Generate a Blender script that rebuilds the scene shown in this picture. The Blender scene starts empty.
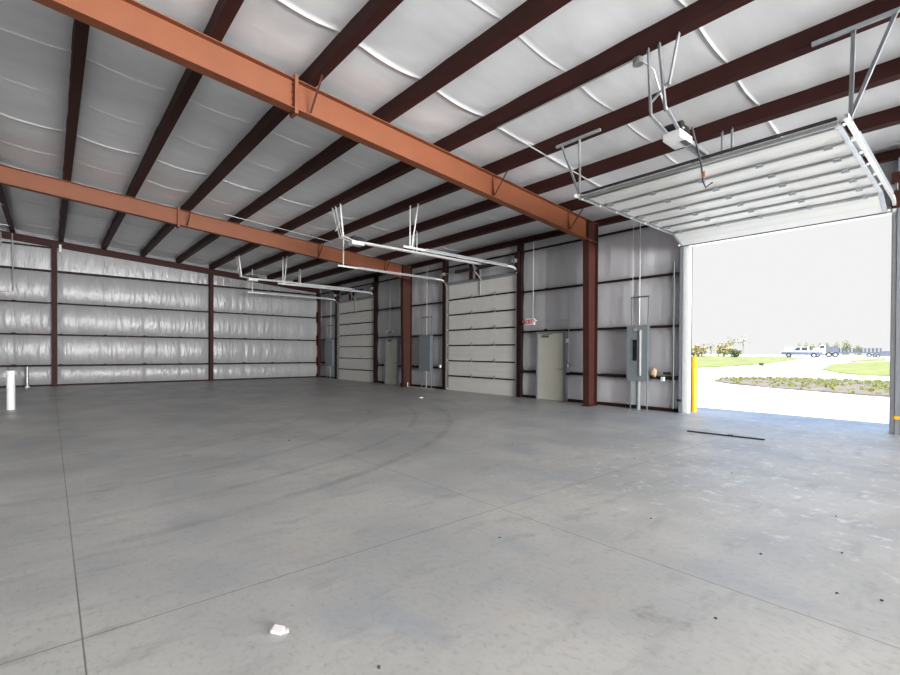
import bpy, bmesh, math, random
from mathutils import Vector, Matrix, noise
S = bpy.context.scene
COL = S.collection
random.seed(4)
PI = math.pi

# ------------------------------------------------------------------ camera
EYE = 1.53
yaw, pit, rol = 0.8578, -0.0090, 0.0052
h = Vector((math.cos(yaw), math.sin(yaw), 0)); zup = Vector((0, 0, 1))
F = h*math.cos(pit)+zup*math.sin(pit)
R0 = Vector((math.sin(yaw), -math.cos(yaw), 0)); U0 = zup*math.cos(pit)-h*math.sin(pit)
Rv = R0*math.cos(rol)+U0*math.sin(rol); Uv = U0*math.cos(rol)-R0*math.sin(rol)
cd = bpy.data.cameras.new('camera'); cam = bpy.data.objects.new('camera', cd); COL.objects.link(cam)
cd.sensor_width = 36; cd.lens = 461.9/900*36; cd.shift_y = 19.06/900; cd.clip_end = 2000
M4 = Matrix((Rv, Uv, -F)).transposed().to_4x4(); M4.translation = Vector((0, 0, EYE))
cam.matrix_world = M4
S.camera = cam

# ------------------------------------------------------------------ world, sun, big lights, exposure
w = bpy.data.worlds.new('sky'); S.world = w; w.use_nodes = True
nt = w.node_tree; bg = nt.nodes['Background']
tc = nt.nodes.new('ShaderNodeTexCoord'); sx = nt.nodes.new('ShaderNodeSeparateXYZ'); rp = nt.nodes.new('ShaderNodeValToRGB')
nt.links.new(tc.outputs['Generated'], sx.inputs[0]); nt.links.new(sx.outputs[2], rp.inputs[0]); nt.links.new(rp.outputs[0], bg.inputs[0])
rp.color_ramp.elements[0].position = 0.22; rp.color_ramp.elements[0].color = (.90, .90, .90, 1)
rp.color_ramp.elements[1].position = .5; rp.color_ramp.elements[1].color = (.95, 1.45, 2.4, 1)
bg.inputs[1].default_value = 1.0
def lamp(name, kind, energy, color=(1, 1, 1), **k):
    l = bpy.data.lights.new(name, kind); l.energy = energy; l.color = color
    o = bpy.data.objects.new(name, l); COL.objects.link(o)
    for a, b in k.items(): setattr(l, a, b)
    return o
def aim(o, loc, d):
    o.location = loc; o.rotation_euler = Vector(d).to_track_quat('-Z', 'Y').to_euler()
sun = lamp('sun', 'SUN', 11.0, (1, .97, .92), angle=.02); aim(sun, (0, 0, 40), (.31, .03, -1))
LS = 1.0
a2 = lamp('fill_rear_doorway', 'AREA', 12600*LS, (1, .99, .975), shape='RECTANGLE', size=11.0, size_y=4.2); aim(a2, (4.0, -18.8, 2.15), (-.1, 1, .0))  # added fill lamp in an assumed doorway, standing in for daylight
S.view_settings.view_transform = 'Standard'; S.view_settings.look = 'None'
S.view_settings.gamma = 1; S.view_settings.use_curve_mapping = False
S.view_settings.exposure = 0.0

# ------------------------------------------------------------------ materials
def srgb(r, g, b):
    f = lambda c: (c/255/12.92) if c/255 <= .04045 else ((c/255+.055)/1.055)**2.4
    return (f(r), f(g), f(b), 1)
def mat(name, col, rough=.5, metal=0, var=.12, vscale=3, bump=0, bscale=20, stretch=(1, 1, 1), spec=.5):
    m = bpy.data.materials.new(name); m.use_nodes = True
    n = m.node_tree.nodes; L = m.node_tree.links; b = n['Principled BSDF']
    b.inputs['Roughness'].default_value = rough; b.inputs['Metallic'].default_value = metal
    b.inputs['Specular IOR Level'].default_value = spec
    t = n.new('ShaderNodeTexCoord'); mp = n.new('ShaderNodeMapping'); mp.inputs['Scale'].default_value = stretch
    L.new(t.outputs['Object'], mp.inputs[0])
    no = n.new('ShaderNodeTexNoise'); no.inputs['Scale'].default_value = vscale; no.inputs['Detail'].default_value = 5
    L.new(mp.outputs[0], no.inputs['Vector'])
    r = n.new('ShaderNodeValToRGB')
    r.color_ramp.elements[0].position = .3; r.color_ramp.elements[1].position = .7
    r.color_ramp.elements[0].color = tuple(c*(1-var) for c in col[:3])+(1,)
    r.color_ramp.elements[1].color = tuple(min(1, c*(1+var)) for c in col[:3])+(1,)
    L.new(no.outputs[0], r.inputs[0]); L.new(r.outputs[0], b.inputs['Base Color'])
    if bump:
        n2 = n.new('ShaderNodeTexNoise'); n2.inputs['Scale'].default_value = bscale; n2.inputs['Detail'].default_value = 3
        L.new(mp.outputs[0], n2.inputs['Vector'])
        bp = n.new('ShaderNodeBump'); bp.inputs['Strength'].default_value = bump; bp.inputs['Distance'].default_value = .05
        L.new(n2.outputs[0], bp.inputs['Height']); L.new(bp.outputs[0], b.inputs['Normal'])
    return m
M = {}
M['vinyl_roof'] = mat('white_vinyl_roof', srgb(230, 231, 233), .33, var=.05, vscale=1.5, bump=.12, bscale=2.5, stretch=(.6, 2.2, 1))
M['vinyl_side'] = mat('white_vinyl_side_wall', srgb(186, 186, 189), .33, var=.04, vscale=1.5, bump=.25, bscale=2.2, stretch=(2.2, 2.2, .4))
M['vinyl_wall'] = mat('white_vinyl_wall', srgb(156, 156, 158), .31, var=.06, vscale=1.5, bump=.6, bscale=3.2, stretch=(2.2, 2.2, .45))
M['oxide'] = mat('orange_red_primer', srgb(124, 69, 40), .6, var=.07, vscale=2)
M['oxide_dark'] = mat('red_brown_primer', srgb(66, 35, 30), .6, var=.1, vscale=2, spec=.25)
M['maroon'] = mat('maroon_primer', srgb(58, 30, 27), .6, var=.12, vscale=2, spec=.2)
M['girt'] = mat('dark_maroon_girt', srgb(42, 26, 25), .6, var=.12, vscale=2, spec=.2)
M['galv'] = mat('galvanised_steel', srgb(176, 180, 184), .4, .55, var=.1, vscale=9)
M['track'] = mat('pale_galvanised_track', srgb(214, 214, 212), .4, .2, var=.06, vscale=9)
M['strut'] = mat('grey_steel_strut', srgb(150, 152, 150), .45, .4, var=.1, vscale=8)
M['door'] = mat('white_door_skin', srgb(212, 211, 206), .42, var=.03, vscale=2)
M['seal'] = mat('black_rubber', srgb(36, 36, 38), .7, var=.1)
M['black'] = mat('black_steel', srgb(30, 30, 32), .5, var=.1)
M['plastic'] = mat('light_grey_plastic', srgb(222, 222, 222), .4, var=.03)
M['panelgrey'] = mat('grey_enamel', srgb(120, 128, 132), .45, var=.05)
M['paneldark'] = mat('dark_grey_enamel', srgb(92, 99, 103), .45, var=.05)
M['window'] = mat('dark_directory_window', srgb(26, 28, 32), .25, var=.05)
M['cream'] = mat('cream_paint', srgb(204, 203, 188), .45, var=.03)
M['framegrey'] = mat('blue_grey_frame', srgb(128, 132, 138), .45, var=.04)
M['emt'] = mat('conduit', srgb(188, 190, 192), .35, .4, var=.05)
M['red'] = mat('red_sign_letters', srgb(196, 70, 66), .5, var=.03)
M['white'] = mat('white_plastic', srgb(232, 232, 230), .45, var=.02)
M['pvc'] = mat('white_pvc', srgb(226, 230, 228), .4, var=.03)
M['yellow'] = mat('safety_yellow', srgb(236, 178, 8), .45, var=.03)
M['paper'] = mat('paper', srgb(214, 209, 209), .7, var=.03)
M['beige'] = mat('crumpled_beige', srgb(196, 170, 140), .8, var=.15, vscale=12)
M['crumb'] = mat('dirt_crumb', srgb(52, 48, 44), .9)
M['copper'] = mat('orange_brown_wire', srgb(160, 98, 60), .6)

def floor_material():
    m = bpy.data.materials.new('sealed_concrete'); m.use_nodes = True
    n = m.node_tree.nodes; L = m.node_tree.links; b = n['Principled BSDF']
    t = n.new('ShaderNodeTexCoord').outputs['Object']
    def noi(sc, st=(1, 1, 1), det=6, rough=.55):
        mp = n.new('ShaderNodeMapping'); mp.inputs['Scale'].default_value = st; L.new(t, mp.inputs[0])
        o = n.new('ShaderNodeTexNoise'); o.inputs['Scale'].default_value = sc; o.inputs['Detail'].default_value = det; o.inputs['Roughness'].default_value = rough
        L.new(mp.outputs[0], o.inputs['Vector']); return o.outputs[0]
    def ramp(v, p0, p1, c0=0, c1=1):
        r = n.new('ShaderNodeMapRange'); r.interpolation_type = 'SMOOTHSTEP'
        r.inputs[1].default_value = p0; r.inputs[2].default_value = p1; r.inputs[3].default_value = c0; r.inputs[4].default_value = c1
        L.new(v, r.inputs[0]); return r.outputs[0]
    def mth(op, a, c=None):
        q = n.new('ShaderNodeMath'); q.operation = op
        for i, x in enumerate((a, c)):
            if x is None: continue
            if isinstance(x, (int, float)): q.inputs[i].default_value = x
            else: L.new(x, q.inputs[i])
        return q.outputs[0]
    def mix(f, a, c):
        q = n.new('ShaderNodeMix'); q.data_type = 'RGBA'
        L.new(f, q.inputs[0])
        for i, x in ((6, a), (7, c)):
            if isinstance(x, tuple): q.inputs[i].default_value = x
            else: L.new(x, q.inputs[i])
        return q.outputs[2]
    base = mix(ramp(noi(.55), .38, .62), srgb(170, 171, 170), srgb(188, 187, 183))
    base = mix(mth('MULTIPLY', ramp(noi(1.5, (1, .45, 1)), .52, .68), .55), base, srgb(154, 160, 168))
    base = mix(mth('MULTIPLY', ramp(noi(5, (.35, 1, 1)), .53, .72), .6), base, srgb(150, 150, 149))
    base = mix(mth('MULTIPLY', ramp(noi(.9, (1, 1, 1), 3), .58, .75), .3), base, srgb(186, 172, 152))
    base = mix(mth('MULTIPLY', ramp(noi(26, (1, .6, 1), 4, .7), .48, .72), .38), base, srgb(132, 132, 130))
    sp = n.new('ShaderNodeSeparateXYZ'); L.new(t, sp.inputs[0]); X, Y = sp.outputs[0], sp.outputs[1]
    # white dusty scuffs towards the open door
    dust = mth('MULTIPLY', mth('MULTIPLY', ramp(noi(5.5, (1, .8, 1), 9, .75), .53, .66), ramp(X, 3.2, 5.5)), ramp(Y, 5.2, 3.2))
    base = mix(mth('MULTIPLY', dust, .55), base, srgb(238, 240, 244))
    # brown stains
    for cx, cy, rx, ry in ((2.65, 1.25, .16, .34), (5.5, 1.55, .10, .18), (3.2, .8, .06, .2), (1.5, 7.6, .16, .3), (.35, 6.0, .12, .35)):
        dx = mth('DIVIDE', mth('SUBTRACT', X, cx), rx); dy = mth('DIVIDE', mth('SUBTRACT', Y, cy), ry)
        r = mth('SQRT', mth('ADD', mth('MULTIPLY', dx, dx), mth('MULTIPLY', dy, dy)))
        r = mth('ADD', r, mth('MULTIPLY', mth('SUBTRACT', noi(9, (1, 1, 1), 6, .7), .5), 4.5))
        base = mix(mth('MULTIPLY', ramp(r, .7, -.4), .4), base, srgb(112, 100, 84))
    # curved tyre marks
    for cx, cy, R, wd, st in ((-.6, 14.2, 9.75, .1, .34), (-.6, 14.2, 8.95, .09, .28), (-.9, 14.4, 8.2, .10, .30), (-1.4, 14.6, 7.2, .08, .2)):
        dx = mth('SUBTRACT', X, cx); dy = mth('SUBTRACT', Y, cy)
        r = mth('ABSOLUTE', mth('SUBTRACT', mth('SQRT', mth('ADD', mth('MULTIPLY', dx, dx), mth('MULTIPLY', dy, dy))), R))
        k = mth('MULTIPLY', ramp(r, wd, wd*.3), mth('MULTIPLY', ramp(Y, 13, 10), ramp(X, -1, 1.5)))
        k = mth('MULTIPLY', k, ramp(noi(2.5, (1, 1, 1), 5), .3, .62))
        base = mix(mth('MULTIPLY', k, st), base, srgb(96, 92, 88))
    # saw cut joints
    for ax, v in ((X, 3.341), (X, .125), (Y, 3.114)):
        k = ramp(mth('ABSOLUTE', mth('SUBTRACT', ax, v)), .006, .002)
        base = mix(mth('MULTIPLY', k, .75), base, srgb(84, 80, 74))
    L.new(base, b.inputs['Base Color'])
    L.new(ramp(noi(1.2), .3, .7, .34, .5), b.inputs['Roughness'])
    b.inputs['Specular IOR Level'].default_value = .5
    bp = n.new('ShaderNodeBump'); bp.inputs['Strength'].default_value = .15; bp.inputs['Distance'].default_value = .02
    L.new(noi(14), bp.inputs['Height']); L.new(bp.outputs[0], b.inputs['Normal'])
    return m
M['floor'] = floor_material()
M['drive'] = mat('pale_gravel_drive', srgb(226, 222, 214), .9, var=.06, vscale=1.2)
M['grass'] = mat('spring_grass', srgb(116, 119, 64), .95, var=.22, vscale=.6)
M['gravel'] = mat('pinkish_gravel', srgb(108, 97, 86), .95, var=.2, vscale=2)
M['weed'] = mat('yellow_green_weeds', srgb(130, 134, 66), .9, var=.3, vscale=4)
M['leaf_pale'] = mat('pale_spring_leaves', srgb(132, 138, 88), .9, var=.2, vscale=2)
M['leaf_yellow'] = mat('yellow_spring_leaves', srgb(164, 153, 108), .9, var=.2, vscale=2)
M['leaf_dark'] = mat('mid_green_leaves', srgb(100, 114, 70), .9, var=.2, vscale=2)
M['bark'] = mat('grey_bark', srgb(176, 168, 160), .9)
M['carwhite'] = mat('white_car_paint', srgb(196, 200, 210), .3, var=.02)
M['glass'] = mat('dark_car_glass', srgb(60, 66, 78), .15, var=.02)
M['tyre'] = mat('tyre_rubber', srgb(44, 44, 48), .8)
M['trailer'] = mat('grey_blue_trailer', srgb(96, 102, 112), .5, var=.1)
M['shed'] = mat('pale_blue_shed', srgb(206, 214, 220), .6, var=.03)

# ------------------------------------------------------------------ mesh builder
class MB:
    def __init__(s): s.v = []; s.f = []; s.sm = []
    def add(s, vs, fs, smooth=False):
        k = len(s.v); s.v += [tuple(p) for p in vs]
        s.f += [tuple(i+k for i in q) for q in fs]; s.sm += [smooth]*len(fs); return s
    def hexa(s, p):   # 8 points, bottom ring then top ring
        return s.add(p, [(3, 2, 1, 0), (4, 5, 6, 7), (0, 1, 5, 4), (1, 2, 6, 5), (2, 3, 7, 6), (3, 0, 4, 7)])
    def box(s, x0, x1, y0, y1, z0, z1):
        return s.hexa([(x0, y0, z0), (x1, y0, z0), (x1, y1, z0), (x0, y1, z0), (x0, y0, z1), (x1, y0, z1), (x1, y1, z1), (x0, y1, z1)])
    def prism(s, poly, fn, a, b):   # 2D polygon extruded; fn(p, t) -> 3D
        n = len(poly)
        vs = [fn(p, a) for p in poly]+[fn(p, b) for p in poly]
        return s.add(vs, [tuple(range(n))[::-1], tuple(range(n, 2*n))]+[(i, (i+1) % n, n+(i+1) % n, n+i) for i in range(n)])
    def tube(s, pts, r, n=10, caps=True):
        pts = [Vector(p) for p in pts]; rings = []; up = None
        for i, p in enumerate(pts):
            d = (pts[min(i+1, len(pts)-1)]-pts[max(i-1, 0)]).normalized()
            if up is None: up = d.orthogonal().normalized()
            up = (up-d*up.dot(d)).normalized(); q = d.cross(up)
            rr = r[i] if isinstance(r, (list, tuple)) else r
            rings.append([p+(up*math.cos(2*PI*k/n)+q*math.sin(2*PI*k/n))*rr for k in range(n)])
        k0 = len(s.v); vs = [v for g in rings for v in g]; fs = []
        for i in range(len(rings)-1):
            for k in range(n): fs.append((i*n+k, i*n+(k+1) % n, (i+1)*n+(k+1) % n, (i+1)*n+k))
        s.add(vs, fs, True)
        if caps:
            s.add(rings[0], [tuple(range(n))[::-1]]); s.add(rings[-1], [tuple(range(n))])
        return s
    def bar(s, a, b, wd, dp, ref=(0, 0, 1)):   # rectangular bar between two points
        a = Vector(a); b = Vector(b); d = (b-a).normalized(); r = Vector(ref)
        if abs(d.dot(r)) > .97: r = Vector((1, 0, 0))
        x = d.cross(r).normalized()*wd/2; y = d.cross(x).normalized()*dp/2
        return s.hexa([a-x-y, a+x-y, a+x+y, a-x+y, b-x-y, b+x-y, b+x+y, b-x+y])
    def angle(s, a, b, wd=.04, t=.005, ref=(0, 1, 0)):   # L-shaped angle iron
        a = Vector(a); b = Vector(b); d = (b-a).normalized(); r = Vector(ref)
        if abs(d.dot(r)) > .95: r = Vector((1, 0, 0))
        x = d.cross(r).normalized(); y = d.cross(x).normalized()
        poly = [(0, 0), (wd, 0), (wd, t), (t, t), (t, wd), (0, wd)]
        return s.prism(poly, lambda p, q: q+x*p[0]+y*p[1], a, b)
    def blob(s, c, r, sub=2, jit=.15, seed=0):
        bm = bmesh.new(); bmesh.ops.create_icosphere(bm, subdivisions=sub, radius=1)
        c = Vector(c); vs = []
        for v in bm.verts:
            k = 1+jit*noise.noise(v.co*2.1+Vector((seed, seed*.7, 0)))*2
            vs.append(c+Vector((v.co.x*r[0]*k, v.co.y*r[1]*k, v.co.z*r[2]*k)))
        s.add(vs, [tuple(v.index for v in f.verts) for f in bm.faces], True); bm.free(); return s
    def mesh(s, name, m):
        me = bpy.data.meshes.new(name); me.from_pydata(s.v, [], s.f)
        me.polygons.foreach_set('use_smooth', s.sm); me.materials.append(m)
        bm = bmesh.new(); bm.from_mesh(me); bmesh.ops.recalc_face_normals(bm, faces=bm.faces); bm.to_mesh(me); bm.free()
        me.update(); return me
    def build(s, name, m, parent=None, off=None, bevel=0):
        if off is None and parent is not None: off = Vector(parent.matrix_world.translation) if parent.parent is None else Vector(parent['_o'])
        off = Vector(off) if off is not None else Vector((0, 0, 0))
        if off.length: s.v = [tuple(Vector(p)-off) for p in s.v]
        o = bpy.data.objects.new(name, s.mesh(name, M[m] if isinstance(m, str) else m)); COL.objects.link(o)
        if parent is not None:
            o.parent = parent
        else: o.location = off
        if bevel:
            bv = o.modifiers.new('bevel', 'BEVEL'); bv.width = bevel; bv.segments = 2; bv.limit_method = 'ANGLE'
        return o
def thing(name, label, cat, loc=(0, 0, 0), group=None):
    o = bpy.data.objects.new(name, None); COL.objects.link(o); o.location = loc; o.empty_display_size = .1
    o.matrix_world = Matrix.Translation(Vector(loc))
    o['label'] = label; o['category'] = cat
    if group: o['group'] = group
    return o
def tag(o, label, cat, group=None, kind=None):
    o['label'] = label; o['category'] = cat
    if group: o['group'] = group
    if kind: o['kind'] = kind
    return o
def struct(o, label=None, cat=None):
    o['kind'] = 'structure'
    if label: o['label'] = label
    if cat: o['category'] = cat
    return o
def sub(mb, name, m, parent, root):     # a sub-part; part meshes sit at their thing's origin
    return mb.build(name, m, parent, off=root)

# ------------------------------------------------------------------ building dimensions
WX = 12.40      # insulation plane of the door wall
IN = 12.20      # inner face of the wall steel
DX = 12.31      # inner face of the overhead doors
FY = 26.24      # insulation plane of the far wall
BY = -19.0; LX = -6.0
D = 12.29
rtop = lambda x: 5.283+.0771*(D-x)       # underside of the purlins
rbot = lambda x: 4.722+.0846*(D-x)        # underside of the main rafters
PD = .235                                # purlin depth
roofz = lambda x: rtop(x)+PD
doors = [(1.20, 4.96), (10.65, 14.37), (20.02, 23.85)]   # the openings, along Y
HZ = 4.30

# floor: slab runs to the outside face of the door wall
struct(MB().box(LX-.2, 14.0, BY-.2, FY+.2, -.3, 0).build('floor', 'floor'), 'grey sealed concrete slab with saw cut joints', 'floor')

# --- walls
def field(mb, kind, a0, a1, z0, z1, base, bulge=.07, seed=0, topf=None):
    """insulation blanket between girts; kind 'x' = plane X=base running along Y, 'y' = plane Y=base running along X"""
    na = max(2, int(round((a1-a0)/.07))); nz = max(2, int(round((z1-z0)/.11)))
    vs = []; fs = []
    for i in range(na+1):
        a = a0+(a1-a0)*i/na
        zt = topf(a) if topf else z1
        for j in range(nz+1):
            t = j/nz; z = z0+(zt-z0)*t; s = i/na
            e = min(1, s*(a1-a0)/.25, (1-s)*(a1-a0)/.25); e = max(0, e)**.5
            k = bulge*(math.sin(PI*min(1, max(0, t)))**.6)*e
            edge = .35+.65*abs(2*t-1)
            wr = noise.noise(Vector((a*3.3, z*.35, seed)))*.022+noise.noise(Vector((a*9, z*.7, seed+7)))*.009*edge
            k += wr*e*math.sin(PI*t)**.5
            sm = abs(((a+.4) % 1.52)-.76)
            if sm < .05: k -= .012*e
            vs.append((base-k, a, z) if kind == 'x' else (a, base-k, z))
    for i in range(na):
        for j in range(nz): fs.append((i*(nz+1)+j, (i+1)*(nz+1)+j, (i+1)*(nz+1)+j+1, i*(nz+1)+j+1))
    mb.add(vs, fs, True)
GZ = [.0, .91, 2.24, 3.60, 4.97]
mb = MB()
top = roofz(WX)+.02
spans = [(4.96, 10.65), (14.37, 20.02), (23.85, FY), (-3.2, 1.20)]
for si, (a0, a1) in enumerate(spans):
    for gi in range(5):
        field(mb, 'x', a0, a1, GZ[gi], (GZ+[top])[gi+1], WX, .06 if gi < 4 else .03, si*3.1+gi)
for si, (a0, a1) in enumerate(doors):
    for z0, z1 in ((HZ+.02, GZ[4]), (GZ[4], top)): field(mb, 'x', a0, a1, z0, z1, WX, .03, 40+si)
mb.box(WX, WX+.02, BY, -3.2, 0, top)
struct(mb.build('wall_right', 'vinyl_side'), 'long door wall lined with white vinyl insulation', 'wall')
# outer skin of the same wall: keeps daylight out and shows in the door reveal
mb = MB()
for a0, a1 in ((BY, 1.20), (4.96, 10.65), (14.37, 20.02), (23.85, FY+.2)): mb.box(12.52, 12.56, a0, a1, 0, top)
for a0, a1 in doors: mb.box(12.52, 12.56, a0, a1, HZ, top)
struct(mb.build('trim_1', 'shed'), 'white outside metal skin seen at the edge of the open doorway', 'cladding')

mb = MB()
fb = [(LX, .13), (.13, 6.25), (6.25, WX)]
FZ = [0, .9, 2.22, 3.57, 4.92]
for bi, (a0, a1) in enumerate(fb):
    for gi in range(5):
        if gi < 4: field(mb, 'y', a0, a1, FZ[gi], FZ[gi+1], FY, .10, 60+bi*5+gi)
        else: field(mb, 'y', a0, a1, FZ[4], 0, FY, .06, 60+bi*5+gi, topf=lambda a: roofz(a)+.02)
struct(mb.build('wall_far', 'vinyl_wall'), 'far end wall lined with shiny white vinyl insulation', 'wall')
mb = MB(); mb.box(LX-.05, LX, BY, FY, 0, roofz(LX)+.05)
struct(mb.build('wall_left', 'vinyl_wall'), 'white insulated wall on the left, out of view', 'wall')
mb = MB(); zt = roofz(LX)+.05
mb.box(LX, -1.6, BY-.05, BY, 0, zt); mb.box(9.6, WX, BY-.05, BY, 0, zt); mb.box(-1.6, 9.6, BY-.05, BY, 4.4, zt)
struct(mb.build('wall_back', 'vinyl_wall'), 'white insulated wall behind the viewer', 'wall')

# --- ceiling blanket
PX = [10.67, 9.19, 7.70, 6.24, 4.74, 3.27, 1.80, .325, -1.18, -2.66, -4.26, -5.78]
mb = MB()
xs = []; edges = sorted([LX-.1]+PX+[12.2, 12.5])
for a, b in zip(edges, edges[1:]):
    n = max(2, int((b-a)/.09)); xs += [a+(b-a)*i/n for i in range(n)]
xs.append(edges[-1])
ys = []; seams = []
y = 6.21-1.83*8
while y < FY: seams.append(y); y += 1.83
yy = BY-.1
base = []
while yy < FY+.2: base.append(yy); yy += .12
for s_ in seams: base += [s_-.02, s_-.008, s_, s_+.008, s_+.02]
ys = sorted(set(round(v, 4) for v in base))
def sag(x):
    if x > 12.1: return 0
    for a, b in zip(edges, edges[1:]):
        if a <= x <= b:
            t = (x-a)/(b-a); return math.sin(PI*t)**.8 if 0 < t < 1 else 0
    return 0
vs = []; fs = []
for x in xs:
    sg = sag(x)
    for y in ys:
        k = min(range(len(seams)), key=lambda i: abs(seams[i]-y)); d = abs(seams[k]-y)
        z = roofz(x)+.012-sg*.075
        strong = 1.0 if k % 2 == 0 else .5
        z -= sg**.5*.018*strong*max(0, 1-d/.02)
        z += sg*(noise.noise(Vector((x*.8, y*1.1, 3)))*.02+noise.noise(Vector((x*2.2, y*3.2, 8)))*.006)
        vs.append((x, y, z))
ny = len(ys)
for i in range(len(xs)-1):
    for j in range(ny-1): fs.append((i*ny+j, (i+1)*ny+j, (i+1)*ny+j+1, i*ny+j+1))
mb.add(vs, fs, True)
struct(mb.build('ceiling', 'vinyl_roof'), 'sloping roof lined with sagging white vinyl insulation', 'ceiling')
mb = MB(); mb.hexa([(LX-.2, BY-.2, roofz(LX-.2)+.12), (12.62, BY-.2, roofz(12.62)+.12), (12.62, FY+.2, roofz(12.62)+.12), (LX-.2, FY+.2, roofz(LX-.2)+.12),
                    (LX-.2, BY-.2, roofz(LX-.2)+.17), (12.62, BY-.2, roofz(12.62)+.17), (12.62, FY+.2, roofz(12.62)+.17), (LX-.2, FY+.2, roofz(LX-.2)+.17)])
struct(mb.build('trim_2', 'galv'), 'metal roof sheet above the insulation', 'roof')

# ------------------------------------------------------------------ steel frame
FR = [7.5, 16.68]
FL = ['nearest the viewer, running over the raised door side', 'second from the viewer, nearer the far wall']
for fi, y0 in enumerate(FR):
    r = thing('roof_rafter', ['orange-brown steel roof rafter crossing overhead, the nearer and larger of the two', 'orange-brown steel roof rafter farther back, the smaller of the two'][fi], 'beam', (IN, y0, 4.7), 'main roof rafters')
    tw = .008; fw = .10; tf = .014; xl, xr = LX, 12.0
    q = lambda x, f: f(x)
    def strip(mb, x0, x1, f0, f1, ya, yb):
        mb.hexa([(x0, ya, f0(x0)), (x1, ya, f0(x1)), (x1, yb, f0(x1)), (x0, yb, f0(x0)), (x0, ya, f1(x0)), (x1, ya, f1(x1)), (x1, yb, f1(x1)), (x0, yb, f1(x0))])
    mb = MB(); strip(mb, xl, xr, lambda x: rbot(x)+tf, lambda x: rtop(x)-tf, y0-tw/2, y0+tw/2); mb.build('web', 'oxide', r)
    mb = MB(); strip(mb, xl, xr, rbot, lambda x: rbot(x)+tf, y0-fw, y0+fw); mb.build('bottom_flange', 'oxide', r)
    mb = MB(); strip(mb, xl, xr, lambda x: rtop(x)-tf, rtop, y0-fw, y0+fw); mb.build('top_flange', 'oxide', r)
    # bolted splice
    sxp = 3.05
    mb = MB(); mb.box(sxp-.028, sxp+.028, y0-fw-.012, y0+fw+.012, rbot(sxp)-.075, rtop(sxp)+.06)
    sp = mb.build('splice_plate', 'oxide', r)
    for k in range(6):
        for yy in (-.06, .06):
            z = rbot(sxp)-.04 + (rtop(sxp)-rbot(sxp)+.07)*k/5
            sub(MB().tube([(sxp-.05, y0+yy, z), (sxp+.05, y0+yy, z)], .014, 6), 'bolt', 'oxide_dark', sp, r.location)
    # stiffeners and flange braces up to the purlins
    for px in (10.67, 7.70, 3.27):
        x = px+.04
        if abs(px-3.27) > .1:
            MB().hexa([(x-.005, y0-.1, rbot(x)+tf), (x+.005, y0-.1, rbot(x)+tf), (x+.005, y0, rbot(x)+tf), (x-.005, y0, rbot(x)+tf),
                       (x-.005, y0-.03, rtop(x)-tf), (x+.005, y0-.03, rtop(x)-tf), (x+.005, y0, rtop(x)-tf), (x-.005, y0, rtop(x)-tf)]).build('stiffener', 'oxide', r)
        for sgn in (-1, 1):
            mb = MB(); mb.angle((x, y0+sgn*.10, rbot(x)+.03), (x+.02, y0+sgn*.58, rtop(x)+.08), .035, .005, ref=(1, 0, 0))
            mb.build('flange_brace', 'oxide_dark', r)
    c = thing('steel_column', ['red-brown steel column right of the nearer cream door and left of the near electrical panel', 'red-brown steel column between the two closed overhead doors'][fi], 'column', (11.85, y0, 0), 'main frame columns')
    CO = 12.10
    zt0 = rtop(12.0)
    MB().hexa([(11.68, y0-fw, .02), (11.694, y0-fw, .02), (11.694, y0+fw, .02), (11.68, y0+fw, .02), (11.60, y0-fw, zt0), (11.614, y0-fw, zt0), (11.614, y0+fw, zt0), (11.60, y0+fw, zt0)]).build('inner_flange', 'oxide_dark', c)
    MB().box(CO-.014, CO, y0-fw, y0+fw, .02, zt0).build('outer_flange', 'oxide_dark', c)
    MB().hexa([(11.69, y0-.005, .02), (CO-.014, y0-.005, .02), (CO-.014, y0+.005, .02), (11.69, y0+.005, .02), (11.61, y0-.005, zt0), (CO-.014, y0-.005, zt0), (CO-.014, y0+.005, zt0), (11.61, y0+.005, zt0)]).build('web', 'oxide_dark', c)
    MB().box(11.56, CO, y0-fw-.01, y0+fw+.01, zt0, zt0+.016).build('cap_plate', 'oxide_dark', c)
    bp = MB().box(11.62, CO, y0-fw-.03, y0+fw+.03, 0, .02).build('base_plate', 'oxide_dark', c)
    for bx in (11.8, 11.98):
        for yy in (-.07, .07): sub(MB().tube([(bx, y0+yy, .02), (bx, y0+yy, .05)], .012, 6), 'anchor_bolt', 'oxide_dark', bp, c.location)
    MB().hexa([(11.62, y0-.1, 4.735), (11.69, y0-.1, 4.72), (CO-.02, y0-.1, 4.72), (CO-.02, y0, 4.72), (11.62, y0-.1, 4.75), (11.69, y0-.1, 4.735), (CO-.02, y0-.1, 4.735), (CO-.02, y0, 4.735)]).build('stiffener', 'oxide_dark', c)

# the frames of the bays behind the viewer
mb = MB()
for y0 in (-1.66, -10.8):
    strip(mb, LX, 12.0, rbot, rtop, y0-.01, y0+.01); strip(mb, LX, 12.0, rbot, lambda x: rbot(x)+.014, y0-.1, y0+.1)
    mb.box(11.68, 12.1, y0-.1, y0+.1, 0, rtop(12.0))
struct(mb.build('trim_3', 'oxide_dark'), 'rafters and columns of the bays behind the viewer', 'steel frame')
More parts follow.
